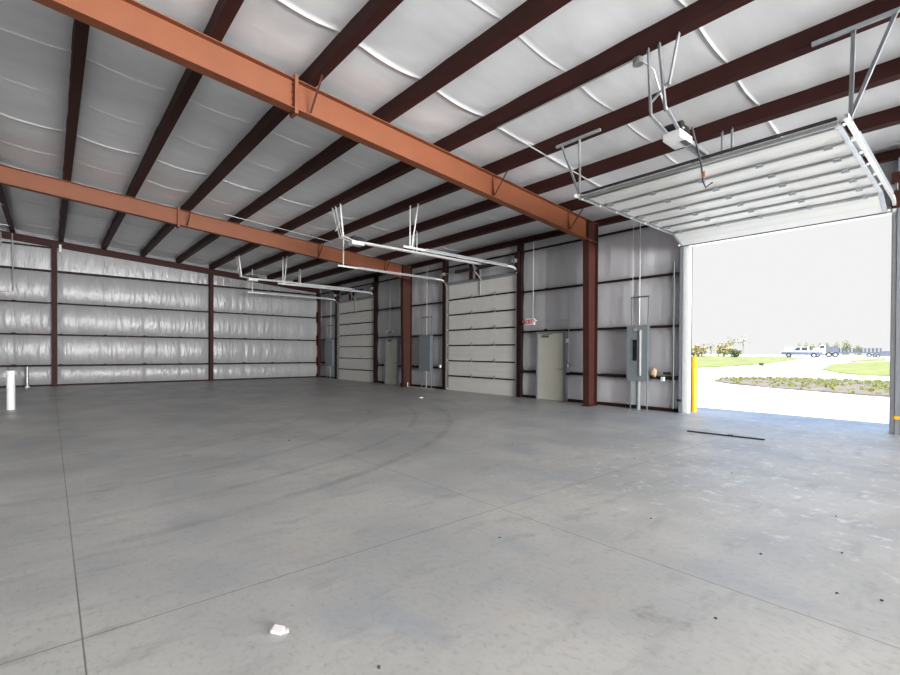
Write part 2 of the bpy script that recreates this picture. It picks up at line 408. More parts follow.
# far wall frame
ert = lambda x: rtop(x)
r = thing('roof_rafter', 'dark red-brown rafter along the top of the far wall, under the roof edge', 'beam', (6, FY-.2, 5.8), 'main roof rafters')
mb = MB(); strip(mb, LX, IN, lambda x: ert(x)-.26, ert, FY-.20, FY-.19); mb.build('web', 'maroon', r)
mb = MB(); strip(mb, LX, IN, lambda x: ert(x)-.27, lambda x: ert(x)-.26, FY-.28, FY-.1); mb.build('bottom_flange', 'maroon', r)
mb = MB(); strip(mb, LX, IN, lambda x: ert(x)-.01, ert, FY-.28, FY-.1); mb.build('top_flange', 'maroon', r)
ecl = ['dark steel column on the far wall, leftmost of the three', 'dark steel column in the middle of the far wall', 'dark steel corner column where the far wall meets the door wall']
for i, x0 in enumerate((.13, 6.25, 12.12)):
    c = thing('steel_column', ecl[i], 'column', (x0, FY-.2, 0), 'far wall columns')
    zt0 = rtop(x0)-.27
    MB().box(x0-.09, x0+.09, FY-.32, FY-.31, .015, zt0).build('inner_flange', 'maroon', c)
    MB().box(x0-.005, x0+.005, FY-.31, FY-.08, .015, zt0).build('web', 'maroon', c)
    MB().box(x0-.09, x0+.09, FY-.08, FY-.07, .015, zt0).build('outer_flange', 'maroon', c)
    MB().box(x0-.12, x0+.12, FY-.34, FY-.05, 0, .015).build('base_plate', 'maroon', c)

# purlins (Z sections)
ordn = ['first', 'second', 'third', 'fourth', 'fifth', 'sixth', 'seventh', 'eighth', 'ninth']
pur_extra = ['over the raised door', 'over the raised door', 'over the raised door edge', 'carrying the raised door opener', 'at the top of the view', 'right of the near splice', 'left of the near splice', 'on the left', 'at the left edge']
for i, px in enumerate(PX[:9]):
    sl = -.0781
    poly = [(-.11, 0.025), (-.11, 0), (.05, 0), (.05, PD), (.062, PD), (.062, PD+.008), (.044, PD+.008), (.044, .006), (-.104, .006), (-.104, .025)]
    poly = [(-a, b) for a, b in poly]
    mb = MB(); mb.prism(poly, lambda p, t, px=px: (px+p[0], t, rtop(px)+p[1]+p[0]*sl), BY, FY-.02)
    o = mb.build('roof_purlin', 'maroon', None, off=(px, FY-.02, rtop(px)))
    tag(o, 'maroon roof purlin, %s from the door wall, %s' % (ordn[i], pur_extra[i]), 'purlin', 'roof purlins')
mb = MB(); mb.prism([(0, 0), (.14, 0), (.14, .17), (0, .17), (0, .16), (.13, .16), (.13, .01), (0, .01)], lambda p, t: (12.17+p[0], t, 5.275+p[1]), BY, FY-.02)
tag(mb.build('eave_strut', 'maroon', None, off=(12.2, FY, 5.29)), 'dark steel eave strut along the very top of the door wall', 'beam')

# girts
def girt(kind, a0, a1, z, label, base, depth=.2):
    poly = [(0, 0), (depth, 0), (depth, .06), (depth-.006, .06), (depth-.006, .006), (.006, .006), (.006, -.055), (.022, -.055), (.022, -.06), (0, -.06)]
    fn = (lambda p, t: (base+p[0], t, z+p[1])) if kind == 'x' else (lambda p, t: (t, base+p[0], z+p[1]))
    c = (base, a0, z) if kind == 'x' else (a0, base, z)
    return tag(MB().prism(poly, fn, a0, a1).build('wall_girt', 'girt', None, off=c), label, 'girt', 'wall girts')
rows = ['lowest', 'second-lowest', 'second-highest', 'topmost']
gz = [.91, 2.27, 3.62, 5.0]
J = .2
def bay(a0, a1, where, which=(0, 1, 2, 3)):
    for k in which: girt('x', a0, a1, gz[k], '%s dark steel girt on the door wall, %s' % (rows[k], where), IN-.0)
bay(-2.9, 1.03, 'right of the open doorway')
bay(5.14, 7.46, 'behind the near electrical panel')
girt('x', 7.55, 8.56, gz[0], 'lowest dark steel girt between the near cream door and the near steel column', IN)
girt('x', 9.76, 10.44, gz[0], 'lowest dark steel girt between the near closed overhead door and the near cream door', IN)
bay(7.55, 10.44, 'above the near cream door', (1, 2))
girt('x', 7.55, 16.63, gz[3], 'topmost dark steel girt on the door wall between the two steel columns', IN)
bay(14.58, 16.63, 'behind the middle electrical panel', (0, 1, 2))
girt('x', 16.73, 17.78, gz[0], 'lowest dark steel girt between the far cream door and the far steel column', IN)
girt('x', 18.96, 19.80, gz[0], 'lowest dark steel girt between the far closed overhead door and the far cream door', IN)
bay(16.73, 19.80, 'above the far cream door', (1, 2))
girt('x', 16.73, 26.0, gz[3], 'topmost dark steel girt on the door wall, beyond the far steel column', IN)
bay(24.06, 26.0, 'in the far corner bay', (0, 1, 2))
fz = [.90, 2.22, 3.57, 4.92]
for nm, a0, a1 in (('left bay', LX, .03), ('wide middle bay', .23, 6.15), ('right bay next to the corner', 6.35, 12.03)):
    for k in range(4): girt('y', a0, a1, fz[k], '%s dark steel girt on the far wall, %s' % (rows[k], nm), FY-.2)
girt('y', LX, .03, 5.93, 'extra dark steel girt just under the rafter in the far wall left bay', FY-.2)
# base angles
mb = MB()
for a0, a1 in ((-3.2, 1.03), (5.2, 8.56), (9.76, 10.44), (14.58, 17.78), (18.96, 19.8), (24.06, FY)): mb.box(IN+.1, WX+.02, a0, a1, 0, .09)
struct(mb.build('baseboard_right', 'girt'), 'dark base angle along the foot of the door wall', 'base trim')
struct(MB().box(LX, WX, FY-.12, FY, 0, .07).build('baseboard_far', 'girt'), 'dark base angle along the foot of the far wall', 'base trim')

# ------------------------------------------------------------------ overhead doors
def hinge_mb(mb, c, ax, n):     # small plate with a knuckle; ax along the joint, n out of the door face
    c = Vector(c); ax = Vector(ax); n = Vector(n); t = ax.cross(n)
    p = [c+ax*a+t*b for a, b in ((-.035, -.07), (.035, -.07), (.035, .07), (-.035, .07))]
    mb.hexa(p+[q+n*.006 for q in p])
    mb.tube([c-ax*.05+n*.02, c+ax*.05+n*.02], .016, 8)
def track_profile(mb, pts, side):
    # C-shaped channel swept along a path in a plane Y = const, open towards the door
    for a, b in zip(pts, pts[1:]):
        a = Vector(a); b = Vector(b); d = (b-a).normalized(); y = Vector((0, side, 0)); q = d.cross(y).normalized()
        poly = [(-.03, 0), (-.03, .05), (-.026, .05), (-.026, .004), (.026, .004), (.026, .05), (.03, .05), (.03, 0)]
        mb.prism(poly, lambda p, t: t+q*p[0]+y*(p[1]-.05), a-d*.002, b+d*.002)
def overhead_door(idx, y0, y1, is_open, label):
    root = bpy.data.objects.new('door_%d' % idx, None); COL.objects.link(root); org = Vector((DX, (y0+y1)/2, 0))
    root.matrix_world = Matrix.Translation(org); struct(root, label, 'overhead door')
    n = 7; hgt = HZ/n; zt = 4.44
    # path of the door face: for a closed door straight up, for the open door flat under the tracks
    for k in range(n):
        if not is_open:
            A = Vector((DX, 0, k*hgt)); t = Vector((0, 0, 1)); nn = Vector((-1, 0, 0)); L = hgt
        else:
            # k = 0 is the bottom section, at the header
            if k == 0: A = Vector((11.84, 0, 4.20)); B = Vector((11.24, 0, zt)); t = (B-A).normalized(); L = (B-A).length
            else: A = Vector((11.24-(k-1)*.615, 0, zt)); t = Vector((-1, 0, 0)); L = .615
            nn = t.cross(Vector((0, 1, 0))); nn = nn if nn.z < 0 else -nn
        ya, yb = y0+.02, y1-.02
        def P(s, y, d): return A+t*s+Vector((0, y, 0))+nn*d
        mb = MB()
        g = .0015
        mb.hexa([P(g, ya, -.045), P(L-g, ya, -.045), P(L-g, yb, -.045), P(g, yb, -.045), P(g, ya, 0), P(L-g, ya, 0), P(L-g, yb, 0), P(g, yb, 0)])
        # raised inner rib lines
        for s in (L*.33, L*.66):
            mb.hexa([P(s-.01, ya+.05, 0), P(s+.01, ya+.05, 0), P(s+.01, yb-.05, 0), P(s-.01, yb-.05, 0), P(s-.006, ya+.05, .004), P(s+.006, ya+.05, .004), P(s+.006, yb-.05, .004), P(s-.006, yb-.05, .004)])
        sec = mb.build('section', 'door', root)
        loc = org
        # end caps
        mb = MB()
        for e0, e1 in ((ya-.006, ya+.045), (yb-.045, yb+.006)):
            mb.hexa([P(0, e0, -.03), P(L, e0, -.03), P(L, e1, -.03), P(0, e1, -.03), P(0, e0, .004), P(L, e0, .004), P(L, e1, .004), P(0, e1, .004)])
        sub(mb, 'end_stile', 'galv', sec, loc)
        if k < n-1 or is_open:
            s0 = L-.05; mb = MB()
            wd = .042
            for a0_, a1_, d0, d1 in ((s0-.010, s0+.010, 0, .03), (s0-.010, s0+wd, .025, .03), (s0+wd-.010, s0+wd, 0, .03)):
                mb.hexa([P(a0_, ya+.06, d0), P(a1_, ya+.06, d0), P(a1_, yb-.06, d0), P(a0_, yb-.06, d0), P(a0_, ya+.06, d1), P(a1_, ya+.06, d1), P(a1_, yb-.06, d1), P(a0_, yb-.06, d1)])
            sub(mb, 'strut', 'strut' if is_open else 'black', sec, loc)  # black on closed doors paints in the shadow at the section joints
        if k < n-1:
            for fr in (.28, .61) if not is_open else (.06, .28, .5, .72, .94):
                mb = MB(); hinge_mb(mb, P(L+.01 if not is_open else L, ya+(yb-ya)*fr, .045), (0, 1, 0), nn)
                sub(mb, 'hinge', 'galv', sec, loc)
        for e, sg in ((ya, -1), (yb, 1)):
            mb = MB(); c = P(L*.97 if k else .06, e, .012); mb.tube([c, c+Vector((0, sg*.06, 0))], .008, 6); mb.tube([c+Vector((0, sg*.02, 0)), c+Vector((0, sg*.045, 0))], .023, 10)
            sub(mb, 'roller', 'white', sec, loc)
        if k == 0:
            mb = MB(); mb.hexa([P(-.05, ya, -.04), P(g, ya, -.04), P(g, yb, -.04), P(-.05, yb, -.04), P(-.05, ya, -.005), P(g, ya, -.005), P(g, yb, -.005), P(-.05, yb, -.005)])
            sub(mb, 'bottom_seal', 'seal', sec, loc)
        if k == n-1:
            if is_open:
                mb = MB(); mb.hexa([P(L-.02, ya+.02, -.02), P(L+.05, ya+.02, -.02), P(L+.05, yb-.02, -.02), P(L-.02, yb-.02, -.02), P(L-.02, ya+.02, .025), P(L+.05, ya+.02, .025), P(L+.05, yb-.02, .025), P(L-.02, yb-.02, .025)])
                sub(mb, 'top_strut', 'strut', sec, loc)
                mb = MB(); mb.hexa([P(L+.05, ya+.02, -.06), P(L+.12, ya+.02, -.06), P(L+.12, yb-.02, -.06), P(L+.05, yb-.02, -.06), P(L+.05, ya+.02, -.04), P(L+.12, ya+.02, -.04), P(L+.12, yb-.02, -.04), P(L+.05, yb-.02, -.04)])
                sub(mb, 'top_seal', 'seal', sec, loc)
            else:
                ym = (ya+yb)/2; mb = MB()
                mb.hexa([P(.02, ym-.022, 0), P(L, ym-.022, 0), P(L, ym+.022, 0), P(.02, ym+.022, 0), P(.02, ym-.022, .03), P(L, ym-.022, .03), P(L, ym+.022, .03), P(.02, ym+.022, .03)])
                sub(mb, 'opener_stile', 'galv', sec, loc)
                mb = MB(); mb.hexa([P(L-.06, ya, 0), P(L, ya, 0), P(L, yb, 0), P(L-.06, yb, 0), P(L-.06, ya, .05), P(L, ya, .05), P(L, yb, .05), P(L-.06, yb, .05)])
                sub(mb, 'top_strut', 'strut', sec, loc)
    # tracks with hangers
    R = .34; xv = DX-.03; zh = 4.47
    for yt, sd in ((y0-.03, 1), (y1+.03, -1)):
        pts = [(xv, yt, .02), (xv, yt, zh-R)]
        for a in range(1, 8):
            an = PI/2*a/7; pts.append((xv-R+R*math.cos(an), yt, zh-R+R*math.sin(an)))
        pts.append((7.42, yt, zh))
        mb = MB(); track_profile(mb, pts, sd); tr = mb.build('track', 'track', root)
        # wall angle behind the vertical track
        mb = MB(); mb.angle((xv+.06, yt-sd*.055, .02), (xv+.06, yt-sd*.055, zh+.4), .07, .005, ref=(1, 0, 0)); sub(mb, 'wall_angle', 'galv', tr, org)
        # horizontal reinforcing angle on the tracks
        mb = MB(); mb.box(8.2, 11.7, yt-sd*.055, yt-sd*.045, zh-.02, zh+.055); sub(mb, 'stiffening_angle', 'galv', tr, org)
        px = 7.65
        y_ = yt-sd*.06
        if is_open:
            tz = rtop(px)
            mb = MB(); mb.box(px-.06, px-.02, y_-.42 if sd < 0 else y_-.55, y_+.55 if sd < 0 else y_+.42, tz-.05, tz); sub(mb, 'purlin_angle', 'galv', tr, org)
            mb = MB(); mb.angle((px, y_, zh-.02), (px, y_+(.02 if sd < 0 else -.02), tz), .05, .005, ref=(1, 0, 0)); sub(mb, 'hanger', 'galv', tr, org)
            mb = MB(); mb.angle((px, y_, zh+.05), (px-.02, y_+(.42 if sd < 0 else -.42), tz), .05, .005, ref=(1, 0, 0)); sub(mb, 'brace', 'galv', tr, org)
        else:
            tz = rtop(px)
            mb = MB(); mb.angle((px, y_, zh-.02), (px, y_, tz), .04, .005, ref=(1, 0, 0)); sub(mb, 'hanger', 'track', tr, org)
            if sd > 0:
                px2 = 7.72
                mb = MB(); mb.angle((px2, y_, zh+.02), (px2, y_-.28, tz), .04, .005, ref=(1, 0, 0)); sub(mb, 'brace', 'track', tr, org)
    # counterbalance: shaft, springs, drums, anchor plates
    zs = 4.70; xs_ = 12.08
    sh = MB().tube([(xs_, y0-.1, zs), (xs_, y1+.1, zs)], .014, 8).build('shaft', 'galv', root)
    ym = (y0+y1)/2
    for s0, s1 in ((ym-1.15, ym-.12), (ym+.12, ym+1.15)):
        mb = MB(); pts = []
        N = 26
        for k in range(N*8+1):
            an = 2*PI*k/8; pts.append((xs_+.055*math.cos(an), s0+(s1-s0)*k/(N*8), zs+.055*math.sin(an)))
        mb.tube(pts, .017, 5)
        sub(mb, 'torsion_spring', 'black', sh, org)
    for yy in (y0-.03, y1+.03):
        sub(MB().tube([(xs_, yy-.05, zs), (xs_, yy-.04, zs), (xs_, yy-.04, zs), (xs_, yy+.04, zs), (xs_, yy+.04, zs), (xs_, yy+.05, zs)], [.07, .07, .055, .055, .07, .07], 14), 'cable_drum', 'galv', sh, org)
    for yy in (ym, y0-.1, y1+.1, ym+.35):
        MB().box(xs_+.06, xs_+.10, yy-.09, yy+.09, HZ+.02, 5.0).build('anchor_pad', 'maroon', root)
        sub(MB().box(xs_-.06, xs_+.06, yy-.004, yy+.004, zs-.06, zs+.06), 'bearing_plate', 'galv', sh, org)
    # jambs and header
    for e, sg in ((y0, -1), (y1, 1)):
        ya_, yb_ = sorted((e+sg*(.085 if is_open else .06), e+sg*(.17 if is_open else .23)))
        mb = MB(); mb.box(IN, WX+.12, ya_, ya_+.008, 0, 5.29); mb.box(IN, IN+.008, ya_, yb_, 0, 5.29); mb.box(IN, WX+.12, yb_-.008, yb_, 0, 5.29)
        mb.build('jamb', 'girt' if not is_open else 'framegrey', root)
        ya_, yb_ = sorted((e, e+sg*.06))
        MB().box(DX+.05, WX+.16, ya_, yb_, 0, HZ+.05).build('jamb_trim', 'white' if is_open else 'framegrey', root)
    MB().box(DX+.02, WX+.16, y0-.06, y1+.06, HZ-.01, HZ+.09).build('header', 'framegrey' if not is_open else 'white', root)
    if is_open:
        for e, sg in ((y0, -1), (y1, 1)):
            MB().box(IN-.03, IN-.005, *sorted((e+sg*.08, e+sg*.20)), .30, .36).build('photo_eye', 'yellow' if sg < 0 else 'black', root)
    return root
overhead_door(1, *doors[0], True, 'white sectional overhead door rolled up flat under the roof, doorway open')
overhead_door(2, *doors[1], False, 'closed white sectional overhead door between the two main steel columns')
overhead_door(3, *doors[2], False, 'closed white sectional overhead door nearest the far corner')

# ------------------------------------------------------------------ openers
def opener(ym, xb, label, is_open):
    zb = 4.76 if is_open else 4.82
    t = thing('door_opener', label, 'door opener', (xb, ym, zb), 'overhead door openers')
    hm = 'galv' if is_open else 'track'
    b = MB().box(xb-.22, xb+.20, ym-.13, ym+.13, zb-.10, zb+.02).build('motor_cover', 'plastic', t, bevel=.012)
    sub(MB().box(xb-.05, xb+.16, ym-.135, ym-.05, zb-.104, zb-.100), 'vent', 'paneldark', b, t.location)
    m = MB(); m.tube([(xb-.12, ym-.12, zb+.09), (xb-.12, ym+.12, zb+.09)], .075, 14); m.box(xb-.02, xb+.16, ym-.1, ym+.1, zb+.02, zb+.15); m.tube([(xb+.20, ym-.02, zb+.04), (xb+.20, ym-.02, zb+.12)], .07, 12)
    m.build('motor', 'black', t)
    m = MB()
    for yy in (-.05, .05): m.box(xb+.1, 11.95, ym+yy-.015, ym+yy+.015, zb-.02, zb+.04)
    rl = m.build('rail', 'track' if not is_open else 'galv', t)
    m = MB(); m.tube([(xb+.2, ym, zb+.01), (11.9, ym, zb+.01)], .008, 6); sub(m, 'chain', 'strut', rl, t.location)
    m = MB(); m.box(11.9, 12.12, ym-.06, ym+.06, zb-.03, zb+.05); sub(m, 'header_bracket', 'strut', rl, t.location)
    # hangers: angles up to the purlin
    px = 6.28; tz = rtop(6.24)+.03
    for ya, yt in ((.0, .05), (-.2, -.10), (-.24, -.37)) if is_open else ((.0, .2), (-.12, .0), (-.2, -.3)):
        m = MB(); m.angle((px+(0 if is_open else .15), ym+ya, zb+.04 if yt > -.3 or not is_open else zb+.36), (px, ym+yt, tz), .045, .005, ref=(1, 0, 0)); m.build('hanger', hm, t)
    m = MB(); m.angle((px+.02, ym+.03, zb+.22), (px+.02, ym-.24, zb+.42), .04, .005, ref=(1, 0, 0)); m.build('brace', hm, t)
    for ya in (.02, -.2):
        m = MB(); m.bar((px+(0 if is_open else .12), ym+ya, zb+.05), (xb-.12, ym+(.08 if ya > 0 else -.08), zb+.01), .04, .03); m.build('mount_arm', hm, t)
    px = 9.17
    for dy in (-.07, .09):
        m = MB(); m.angle((px, ym+dy, zb+.02), (px, ym+dy, rtop(px)+.02), .04, .005, ref=(1, 0, 0)); m.build('hanger', hm, t)
    # arm down to the door top
    m = MB()
    if is_open: m.tube([(7.95, ym, zb-.03), (7.75, ym, zb-.2), (7.62, ym, 4.52)], .018, 8)
    else: m.tube([(11.75, ym, zb-.03), (11.98, ym+.12, zb-.25), (12.24, ym+.02, 4.24)], .022, 8)
    m.build('door_arm', 'strut', t)
    if is_open:
        m = MB(); m.tube([(xb+.05, ym-.18, zb+.1), (xb+.15, ym-.2, zb-.12), (xb+.35, ym-.2, zb-.38), (xb+.5, ym-.17, zb-.58), (xb+.52, ym-.2, zb-.68), (xb+.62, ym-.26, zb-.6)], .014, 8); m.build('release_cord', 'black', t)
        m = MB(); m.box(xb+.42, xb+.44, ym-.22, ym-.18, zb-.54, zb-.46); m.build('cord_handle', 'copper', t)
        m = MB(); m.tube([(6.36, 3.2, 5.66), (6.4, ym+.05, 5.5), (6.6, ym, 5.1), (xb-.15, ym-.05, zb+.12), (xb-.1, ym-.13, zb+.05)], .012, 8); m.build('power_cable', 'plastic', t)
    return t
opener(3.02, 7.08, 'opener with light grey motor box hung beside the raised overhead door', True)
opener(12.35, 6.95, 'black and pale opener on angle hangers for the nearer closed overhead door', False)
opener(21.75, 6.95, 'opener on angle hangers for the farthest closed overhead door, near the far wall', False)

# ------------------------------------------------------------------ cream service doors
def man_door(idx, y0, y1, label):
    org = Vector((IN, (y0+y1)/2, 0)); root = bpy.data.objects.new('door_%d' % idx, None); COL.objects.link(root); root.matrix_world = Matrix.Translation(org)
    struct(root, label, 'door')
    H = 2.16; xf = IN-.02
    fr = MB(); fr.box(xf, WX+.1, y0-.09, y0, 0, H+.06); fr.box(xf, WX+.1, y1, y1+.06, 0, H+.06); fr.box(xf, WX+.1, y0, y1, H, H+.06); fr.build('frame', 'framegrey', root)
    leaf = MB().box(IN+.04, IN+.085, y0+.003, y1-.003, .015, H-.004).build('leaf', 'cream', root)
    m = MB(); m.box(IN-.0, IN+.04, y1-.42, y1-.16, H-.13, H-.065); m.bar((IN+.0, y1-.2, H-.05), (IN+.0, y1-.55, H-.02), .02, .02); sub(m, 'closer', 'paneldark', leaf, org)
    m = MB(); m.tube([(IN+.04, y0+.08, 1.02), (IN-.03, y0+.08, 1.02)], .014, 8); m.tube([(IN-.03, y0+.085, 1.02), (IN-.03, y0+.20, 1.02)], .012, 8); m.tube([(IN+.04, y0+.08, 1.02), (IN+.03, y0+.08, 1.02)], .03, 12); sub(m, 'lever_handle', 'strut', leaf, org)
    for z in (.3, 1.05, 1.85):
        m = MB(); m.tube([(IN+.035, y1, z-.05), (IN+.035, y1, z+.05)], .01, 8); sub(m, 'hinge', 'strut', leaf, org)
    MB().box(IN+.02, WX+.05, y0, y1, 0, .014).build('threshold', 'strut', root)
    return root
man_door(4, 8.66, 9.66, 'cream steel service door left of the near steel column')
man_door(5, 17.88, 18.86, 'cream steel service door beside the far steel column')

# exit sign over the near service door
t = thing('exit_sign', 'white exit sign with red letters above the near cream door', 'exit sign', (IN-.03, 10.0, 2.56))
MB().box(IN-.06, IN-.0, 9.78, 10.18, 2.46, 2.68).build('housing', 'white', t, bevel=.01)
m = MB(); xl = IN-.066; lt = .022
def seg(y, z, y2, z2): m.bar((xl, y, z), (xl, y2, z2), .012, lt, ref=(1, 0, 0)) if False else m.bar((xl, y, z), (xl, y2, z2), lt, .01, ref=(1, 0, 0))
Y = 10.13
seg(Y, 2.505, Y, 2.64); [seg(Y+.01, z, Y-.06, z) for z in (2.512, 2.57, 2.632)]
Y -= .085; seg(Y, 2.505, Y-.07, 2.64); seg(Y-.07, 2.505, Y, 2.64)
Y -= .10; seg(Y, 2.505, Y, 2.64)
Y -= .035; seg(Y, 2.632, Y-.08, 2.632); seg(Y-.04, 2.505, Y-.04, 2.64)
m.build('letters', 'red', t)
for yy in (9.74, 10.24):
    MB().tube([(IN-.02, yy, 2.60), (IN-.08, yy, 2.58)], [.035, .05], 12).build('emergency_lamp', 'red' if yy > 10 else 'white', t)
# wiring of the near service door
def run(pts, r, label, name='conduit', m='emt', group='thin wall conduits', cat='conduit'):
    o = MB().tube(pts, r, 8).build(name, m, None, off=pts[0]); return tag(o, label, cat, group)
run([(IN-.02, 9.86, 2.695), (IN-.02, 9.86, 4.9), (IN-.1, 9.8, 5.22)], .011, 'thin conduit dropping from the roof to the exit sign')
run([(IN-.03, 9.68, 2.58), (IN-.03, 8.46, 2.58), (IN-.03, 8.44, 2.55), (IN-.03, 8.44, 1.2)], .011, 'thin conduit running right from the exit sign and down beside the near cream door')
def wallbox(y, z, w_, h_, label, m='strut', name='switch_box', cat='switch'):
    t = thing(name, label, cat, (IN-.03, y, z)); MB().box(IN-.06, IN, y-w_/2, y+w_/2, z-h_/2, z+h_/2).build('box', m, t, bevel=.004)
    MB().box(IN-.066, IN-.058, y-w_*.3, y+w_*.3, z-h_*.35, z+h_*.35).build('cover', 'white' if m != 'white' else 'plastic', t); return t
wallbox(8.5, 1.92, .08, .12, 'small pale box on the right frame of the near cream door, above the lever', 'white')
wallbox(8.44, 1.14, .08, .13, 'small grey switch box right of the near cream door, at lever height', 'strut')
t = thing('emergency_light', 'small dark emergency light fixture above the far cream door', 'light fixture', (IN-.03, 18.4, 2.45))
MB().box(IN-.06, IN, 18.2, 18.6, 2.42, 2.52).build('housing', 'strut', t)
for yy in (18.15, 18.65): MB().tube([(IN-.02, yy, 2.5), (IN-.09, yy, 2.5)], [.04, .055], 10).build('lamp_head', 'plastic', t)
run([(IN-.02, 18.45, 2.535), (IN-.02, 18.45, 4.9), (IN-.1, 18.4, 5.22)], .011, 'thin conduit dropping from the roof to the fixture above the far cream door')

# ------------------------------------------------------------------ electrical panels
def panel(ya, yb, z0, z1, label, detailed):
    t = thing('electrical_panel', label, 'electrical panel', (IN-.05, (ya+yb)/2, z0), 'electrical panels'); org = t.location
    xi = IN-.15
    MB().box(xi, IN, ya+.02, yb-.02, z0+.02, z1-.02).build('cabinet', 'paneldark', t)
    cv = MB().box(xi-.012, xi, ya, yb, z0, z1).build('cover', 'panelgrey', t, bevel=.004)
    ym = (ya+yb)/2
    if detailed:
        sub(MB().box(xi-.018, xi-.012, ym-.02, ym+.15, 1.20, 1.98), 'breaker_door', 'panelgrey', cv, org)
        MB().box(xi-.022, xi-.018, ym-.0, ym+.12, 1.33, 1.90).build('breaker_window', 'window', t)
        MB().box(xi-.04, xi-.012, ym-.115, ym-.075, .93, 2.16).build('hinge_strip', 'track', t)
        m = MB(); m.tube([(xi-.012, ym+.05, 2.17), (xi-.02, ym+.05, 2.17)], .055, 18); m.build('round_emblem', 'strut', t)
        m = MB(); m.box(xi-.024, xi-.018, ym+.0, ym+.1, 2.162, 2.178); m.build('emblem_bar', 'plastic', t)
    for yy in (ya+.04, yb-.08):
        MB().tube([(IN-.05, yy, z1-.03), (IN-.05, yy, z1+.78)], .02, 8).build('conduit', 'paneldark', t)
    MB().tube([(IN-.05, ya+.02, z1+.78), (IN-.05, yb-.06, z1+.78)], .022, 8).build('cross_conduit', 'paneldark', t)
    MB().tube([(IN-.06, ym-.0, z0+.02), (IN-.06, ym-.0, 0.0)], .055 if detailed else .03, 10).build('riser', 'panelgrey', t)
    for yy in (ya+.06, yb-.06): MB().tube([(IN-.05, yy, z0+.02), (IN-.05, yy, 0.0)], .018, 8).build('conduit', 'paneldark', t)
    if detailed:
        MB().tube([(IN-.04, ym+.0, z1-.02), (IN-.04, ym+.0, 5.1)], .014, 8).build('feed_conduit', 'emt', t)
        MB().tube([(IN-.04, yb-.1, z1+.78), (IN-.04, yb-.1, 5.1)], .007, 6).build('cable', 'emt', t)
    else:
        MB().tube([(IN-.04, ym, z1-.02), (IN-.04, ym, 5.1)], .012, 8).build('feed_conduit', 'emt', t)
    return t
panel(5.87, 6.46, .78, 2.29, 'grey electrical panel with dark breaker window, between the near column and the open doorway', True)
panel(15.19, 15.98, .73, 2.25, 'grey electrical panel left of the nearer closed overhead door', False)
panel(24.12, 24.95, .73, 2.26, 'grey electrical panel in the far corner, left of the farthest overhead door', False)
# things on and beside the near panel
t = MB().blob((IN-.05, 5.76, 1.04), (.05, .09, .12), 2, .35, 3).build('crumpled_bag', 'beige', None); tag(t, 'small crumpled beige wad on the girt beside the near electrical panel', 'bag')
wallbox(5.52, .86, .09, .11, 'small white outlet box under the lowest girt right of the near electrical panel', 'white', 'outlet_box', 'outlet')
t = MB().box(IN-.06, IN-.0, 5.30, 5.50, .975, 1.045).build('control_box', 'black'); tag(t, 'small dark control box on the lowest girt next to the open doorway', 'control')
wallbox(14.7, .95, .10, .12, 'small pale outlet box on the lowest girt right of the middle electrical panel', 'white', 'outlet_box', 'outlet')
run([(IN-.02, 5.26, .1), (IN-.02, 5.26, 3.9)], .02, 'grey conduit up the wall just left of the open doorway', m='paneldark')

# conduit across the roof
x0, x1 = 6.30, 11.9
run([(x0, 5.97, rtop(x0)-.02), (7.5, 5.97, rtop(7.5)-.02), (x1, 5.97, rtop(x1)-.02)], .014, 'pale conduit crossing under the purlins beside the raised door', 'conduit')
run([(x0, 5.97, rtop(x0)-.03), (x0, 3.3, rtop(x0)-.03)], .014, 'pale conduit strapped along a purlin towards the raised door opener', 'conduit')
t = thing('junction_box', 'small grey round junction box under the purlin above the raised door opener', 'junction box', (6.34, 3.28, rtop(6.34)-.02))
MB().tube([(6.36, 3.28, rtop(6.3)-.08), (6.36, 3.28, rtop(6.3)+.0)], .07, 14).build('box', 'strut', t)
MB().tube([(6.36, 3.28, rtop(6.3)-.088), (6.36, 3.28, rtop(6.3)-.08)], .074, 14).build('cover', 'galv', t)
run([(4.2, 15.85, rtop(4.2)-.02), (7.9, 15.85, rtop(7.9)-.02)], .014, 'pale conduit crossing under the purlins just in front of the farther rafter', 'conduit')
# hanging conduits at the far left
t = thing('conduit_rack', 'bundle of grey conduits under the roof at the top left, by the far wall', 'conduit', (-1.5, 24, 6.3))
for dx in (-.12, 0., .12):
    MB().tube([(-1.62+dx, 17.5, rtop(-1.6)-.05), (-1.62+dx, FY-.45, rtop(-1.6)-.05), (-1.62+dx, FY-.36, rtop(-1.6)-.15), (-1.62+dx, FY-.36, 5.75)], .022, 8).build('conduit', 'strut', t)
for yy in (21.2, 24.6): MB().box(-2.0, -1.1, yy-.02, yy+.02, rtop(-1.6)-.035, rtop(-1.6)-.01).build('strap', 'galv', t)
t = thing('hanging_conduit', 'dark conduit hanging down the far wall at the left edge, ending in a small bracket', 'conduit', (-1.2, FY-.3, 3.9))
MB().tube([(-1.17, FY-.36, rtop(-1.2)-.05), (-1.15, FY-.33, 3.95)], .022, 8).build('pipe', 'strut', t)
MB().box(-1.5, -1.13, FY-.36, FY-.30, 3.9, 3.94).build('bracket', 'strut', t)
t = MB().box(.28, .36, FY-.36, FY-.33, 5.75, 6.05).build('strap_bracket', 'plastic'); tag(t, 'small pale strap hanging from the rafter above the left column of the far wall', 'bracket')

